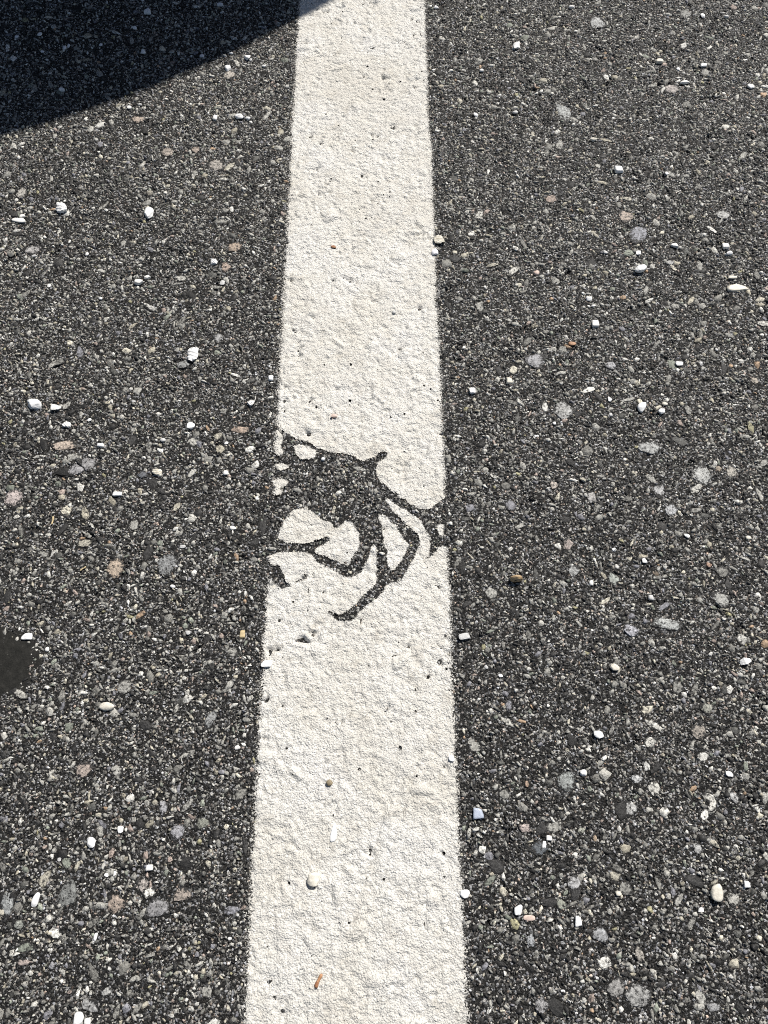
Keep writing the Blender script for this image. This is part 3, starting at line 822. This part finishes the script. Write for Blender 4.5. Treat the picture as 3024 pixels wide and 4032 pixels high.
# --- smooth tar spot
def mat_tar():
    m, nt, b, out = new_mat('tar')
    pos = geo_pos(nt)
    c = ramp(nt, noise(nt, pos, 260, 4, .65), [(.35, (.016, .016, .0145)), (.6, (.026, .0255, .023)), (.75, (.05, .048, .044))])
    v = N(nt, 'ShaderNodeTexVoronoi', Scale=420.0); nt.links.new(pos, v.inputs['Vector'])
    sp = math_n(nt, 'LESS_THAN', v.outputs['Distance'], .10)
    nt.links.new(mix_c(nt, math_n(nt, 'MULTIPLY', sp, .4), c, (.25, .25, .24)), b.inputs['Base Color'])
    b.inputs['Roughness'].default_value = .8; b.inputs['Specular IOR Level'].default_value = .15
    bump(nt, b, noise(nt, pos, 600, 5, .7), .0008, .9)
    return m
v, f = [(0, 0, .0007)], []
RN, RK = 48, 7
for j in range(1, RK + 1):
    for k in range(RN):
        th = 2 * math.pi * k / RN
        R = .0215 * (1 + .05 * math.sin(3 * th + 1) + .035 * math.sin(7 * th) + .02 * math.sin(13 * th + 2))
        q = j / RK
        v.append((math.cos(th) * R * q, math.sin(th) * R * q, .0007 - .0011 * q ** 3 + .00012 * math.sin(k * 2.1 + j * 3)))
for k in range(RN): f.append((0, 1 + k, 1 + (k + 1) % RN))
for j in range(RK - 1):
    for k in range(RN):
        a, b = 1 + j * RN + k, 1 + j * RN + (k + 1) % RN
        f.append((a, a + RN, b + RN, b))
tar = mesh_obj('tar_spot', v, f, mat_tar(), smooth=True)
tar.location = (float(TAR[0]), float(TAR[1]), 0)
tag(tar, 'smooth round patch of dark tar on the asphalt', 'tar spot')

# ------------------------------------------------------------------ unseen car, a guessed caster added and shaped to throw the shadow
def car():
    root = bpy.data.objects.new('unseen_shadow_car', None); C.objects.link(root)
    tag(root, 'unseen car added so its rounded nose throws the dark shadow on the road', 'car')
    body_m = mat_plain('car_paint', (.02, .035, .08), .35, .3, 1.0)
    glass_m = mat_plain('car_glass', (.02, .025, .03), .08)
    black_m = mat_plain('black_plastic', (.02, .02, .02), .6)
    tyre_m = mat_plain('tyre_rubber', (.018, .018, .018), .85)
    rim_m = mat_plain('rim_metal', (.55, .55, .56), .3, .9)
    lamp_m = mat_plain('lamp_lens', (.75, .77, .80), .1)
    red_m = mat_plain('tail_lens', (.35, .02, .02), .15)
    A, B, L = .90, .60, 4.35
    def half_w(y):
        if y < B: return A * math.sqrt(max(1 - (1 - y / B) ** 2, 0))
        if y > L - .5: return A * (1 - .35 * ((y - L + .5) / .5) ** 2.4)
        return A
    def top(y):
        return float(np.interp(y, [0, .06, .2, .6, 1.2, 3.3, 3.9, L], [.56, .60, .66, .76, .88, .93, .92, .80]))
    ys = [.002, .02] + [.04 * k for k in range(1, 16)] + [.9, 1.2, 1.7, 2.2, 2.7, 3.2, 3.6, 3.85, 4.05, 4.2, 4.3, L]
    v, f = [], []
    for y in ys:
        w, t = half_w(y), top(y)
        low = .30 if y < .06 else (.20 if y < L - .1 else .32)
        sec = [(0, low), (.80, low), (.95, low + .08), (1.0, .42), (1.0, .54), (.985, .56 + (t - .56) * .45), (.93, .56 + (t - .56) * .8), (.75, t - .012), (.4, t), (0, t + .006)]
        sec = sec + [(-a, z) for a, z in sec[-2:0:-1]]
        n = len(sec)
        v += [(a * w, y, z) for a, z in sec]
    for i in range(len(ys) - 1):
        for k in range(n):
            f.append((i * n + k, i * n + (k + 1) % n, (i + 1) * n + (k + 1) % n, (i + 1) * n + k))
    f.append(tuple(range(n))[::-1]); f.append(tuple((len(ys) - 1) * n + k for k in range(n)))
    body = mesh_obj('body', v, f, body_m, root, True)
    # cabin
    def box8(name, bot, topq, mat, parent):
        vv = bot + topq
        return mesh_obj(name, vv, [(3, 2, 1, 0), (4, 5, 6, 7), (0, 1, 5, 4), (1, 2, 6, 5), (2, 3, 7, 6), (3, 0, 4, 7)], mat, parent)
    box8('cabin', [(-.78, 1.15, .86), (.78, 1.15, .86), (.80, 3.75, .90), (-.80, 3.75, .90)],
         [(-.58, 1.85, 1.38), (.58, 1.85, 1.38), (.58, 3.05, 1.40), (-.58, 3.05, 1.40)], glass_m, root)
    box8('roof', [(-.60, 1.80, 1.375), (.60, 1.80, 1.375), (.60, 3.10, 1.395), (-.60, 3.10, 1.395)],
         [(-.52, 1.92, 1.43), (.52, 1.92, 1.43), (.52, 2.98, 1.44), (-.52, 2.98, 1.44)], body_m, root)
    for s in (-1, 1):
        for (x0, y0, z0), (x1, y1, z1) in (((.775, 1.16, .87), (.585, 1.84, 1.38)), ((.80, 2.42, .89), (.60, 2.40, 1.38)), ((.80, 3.72, .90), (.585, 3.06, 1.39))):
            d = .03
            box8('pillar', [(s * x0, y0 - d, z0), (s * (x0 + .015), y0 - d, z0), (s * (x0 + .015), y0 + d, z0), (s * x0, y0 + d, z0)],
                 [(s * x1, y1 - d, z1), (s * (x1 + .015), y1 - d, z1), (s * (x1 + .015), y1 + d, z1), (s * x1, y1 + d, z1)], body_m, root)
        box8('mirror', [(s * .86, 1.40, .90), (s * 1.0, 1.40, .91), (s * .99, 1.50, .91), (s * .86, 1.50, .90)],
             [(s * .86, 1.39, 1.0), (s * .99, 1.40, 1.01), (s * .98, 1.49, 1.01), (s * .86, 1.49, 1.0)], body_m, root)
        # headlamp follows the rounded nose
        vv, ff = [], []
        for i in range(7):
            y = .16 + .05 * i
            w = half_w(y) * 1.0005
            for z, k in ((.47, 1.0), (.50, 1.0), (.53, 1.0)): vv.append((s * w * k, y - .004, z))
        for i in range(6):
            for k in range(2): ff.append((i * 3 + k, i * 3 + k + 1, i * 3 + 4 + k, i * 3 + 3 + k))
        o = mesh_obj('headlight', vv, ff, lamp_m, root, True)
        sol = o.modifiers.new('thickness', 'SOLIDIFY'); sol.thickness = .012
        box8('tail_light', [(s * .42, L - .01, .66), (s * .60, L - .03, .66), (s * .60, L + .012, .66), (s * .42, L + .015, .66)],
             [(s * .42, L - .02, .76), (s * .58, L - .04, .76), (s * .58, L + .008, .76), (s * .42, L + .012, .76)], red_m, root)
        for y in (.86, 3.45):
            vv, ff = [], []
            prof = [(.20, -.09), (.29, -.10), (.315, -.08), (.32, 0), (.315, .08), (.29, .10), (.20, .09)]
            for k in range(32):
                th = 2 * math.pi * k / 32
                for r_, o_ in prof: vv.append((o_, math.cos(th) * r_, math.sin(th) * r_))
            m_ = len(prof)
            for k in range(32):
                for j in range(m_): ff.append((k * m_ + j, k * m_ + (j + 1) % m_, ((k + 1) % 32) * m_ + (j + 1) % m_, ((k + 1) % 32) * m_ + j))
            wheel = mesh_obj('wheel', vv, ff, tyre_m, root, True); wheel.location = (s * .84, y, .32)
            vv, ff = [(s * .055, 0, 0)], []
            for k in range(40):
                th = 2 * math.pi * k / 40; spoke = .02 if (k // 4) % 2 else 0
                vv += [(s * .06, math.cos(th) * .06, math.sin(th) * .06), (s * (.085 - spoke), math.cos(th) * .16, math.sin(th) * .16), (s * .095, math.cos(th) * .205, math.sin(th) * .205)]
            for k in range(40):
                a, b = 1 + 3 * k, 1 + 3 * ((k + 1) % 40)
                ff += [(0, a, b), (a, a + 1, b + 1, b), (a + 1, a + 2, b + 2, b + 1)]
            mesh_obj('rim', vv, ff, rim_m, wheel)
    box8('grille', [(-.24, .0, .36), (.24, .0, .36), (.26, .05, .36), (-.26, .05, .36)], [(-.26, -.006, .47), (.26, -.006, .47), (.27, .05, .47), (-.27, .05, .47)], black_m, root)
    return root
c = car()
c.location = (-.517, .773, 0)
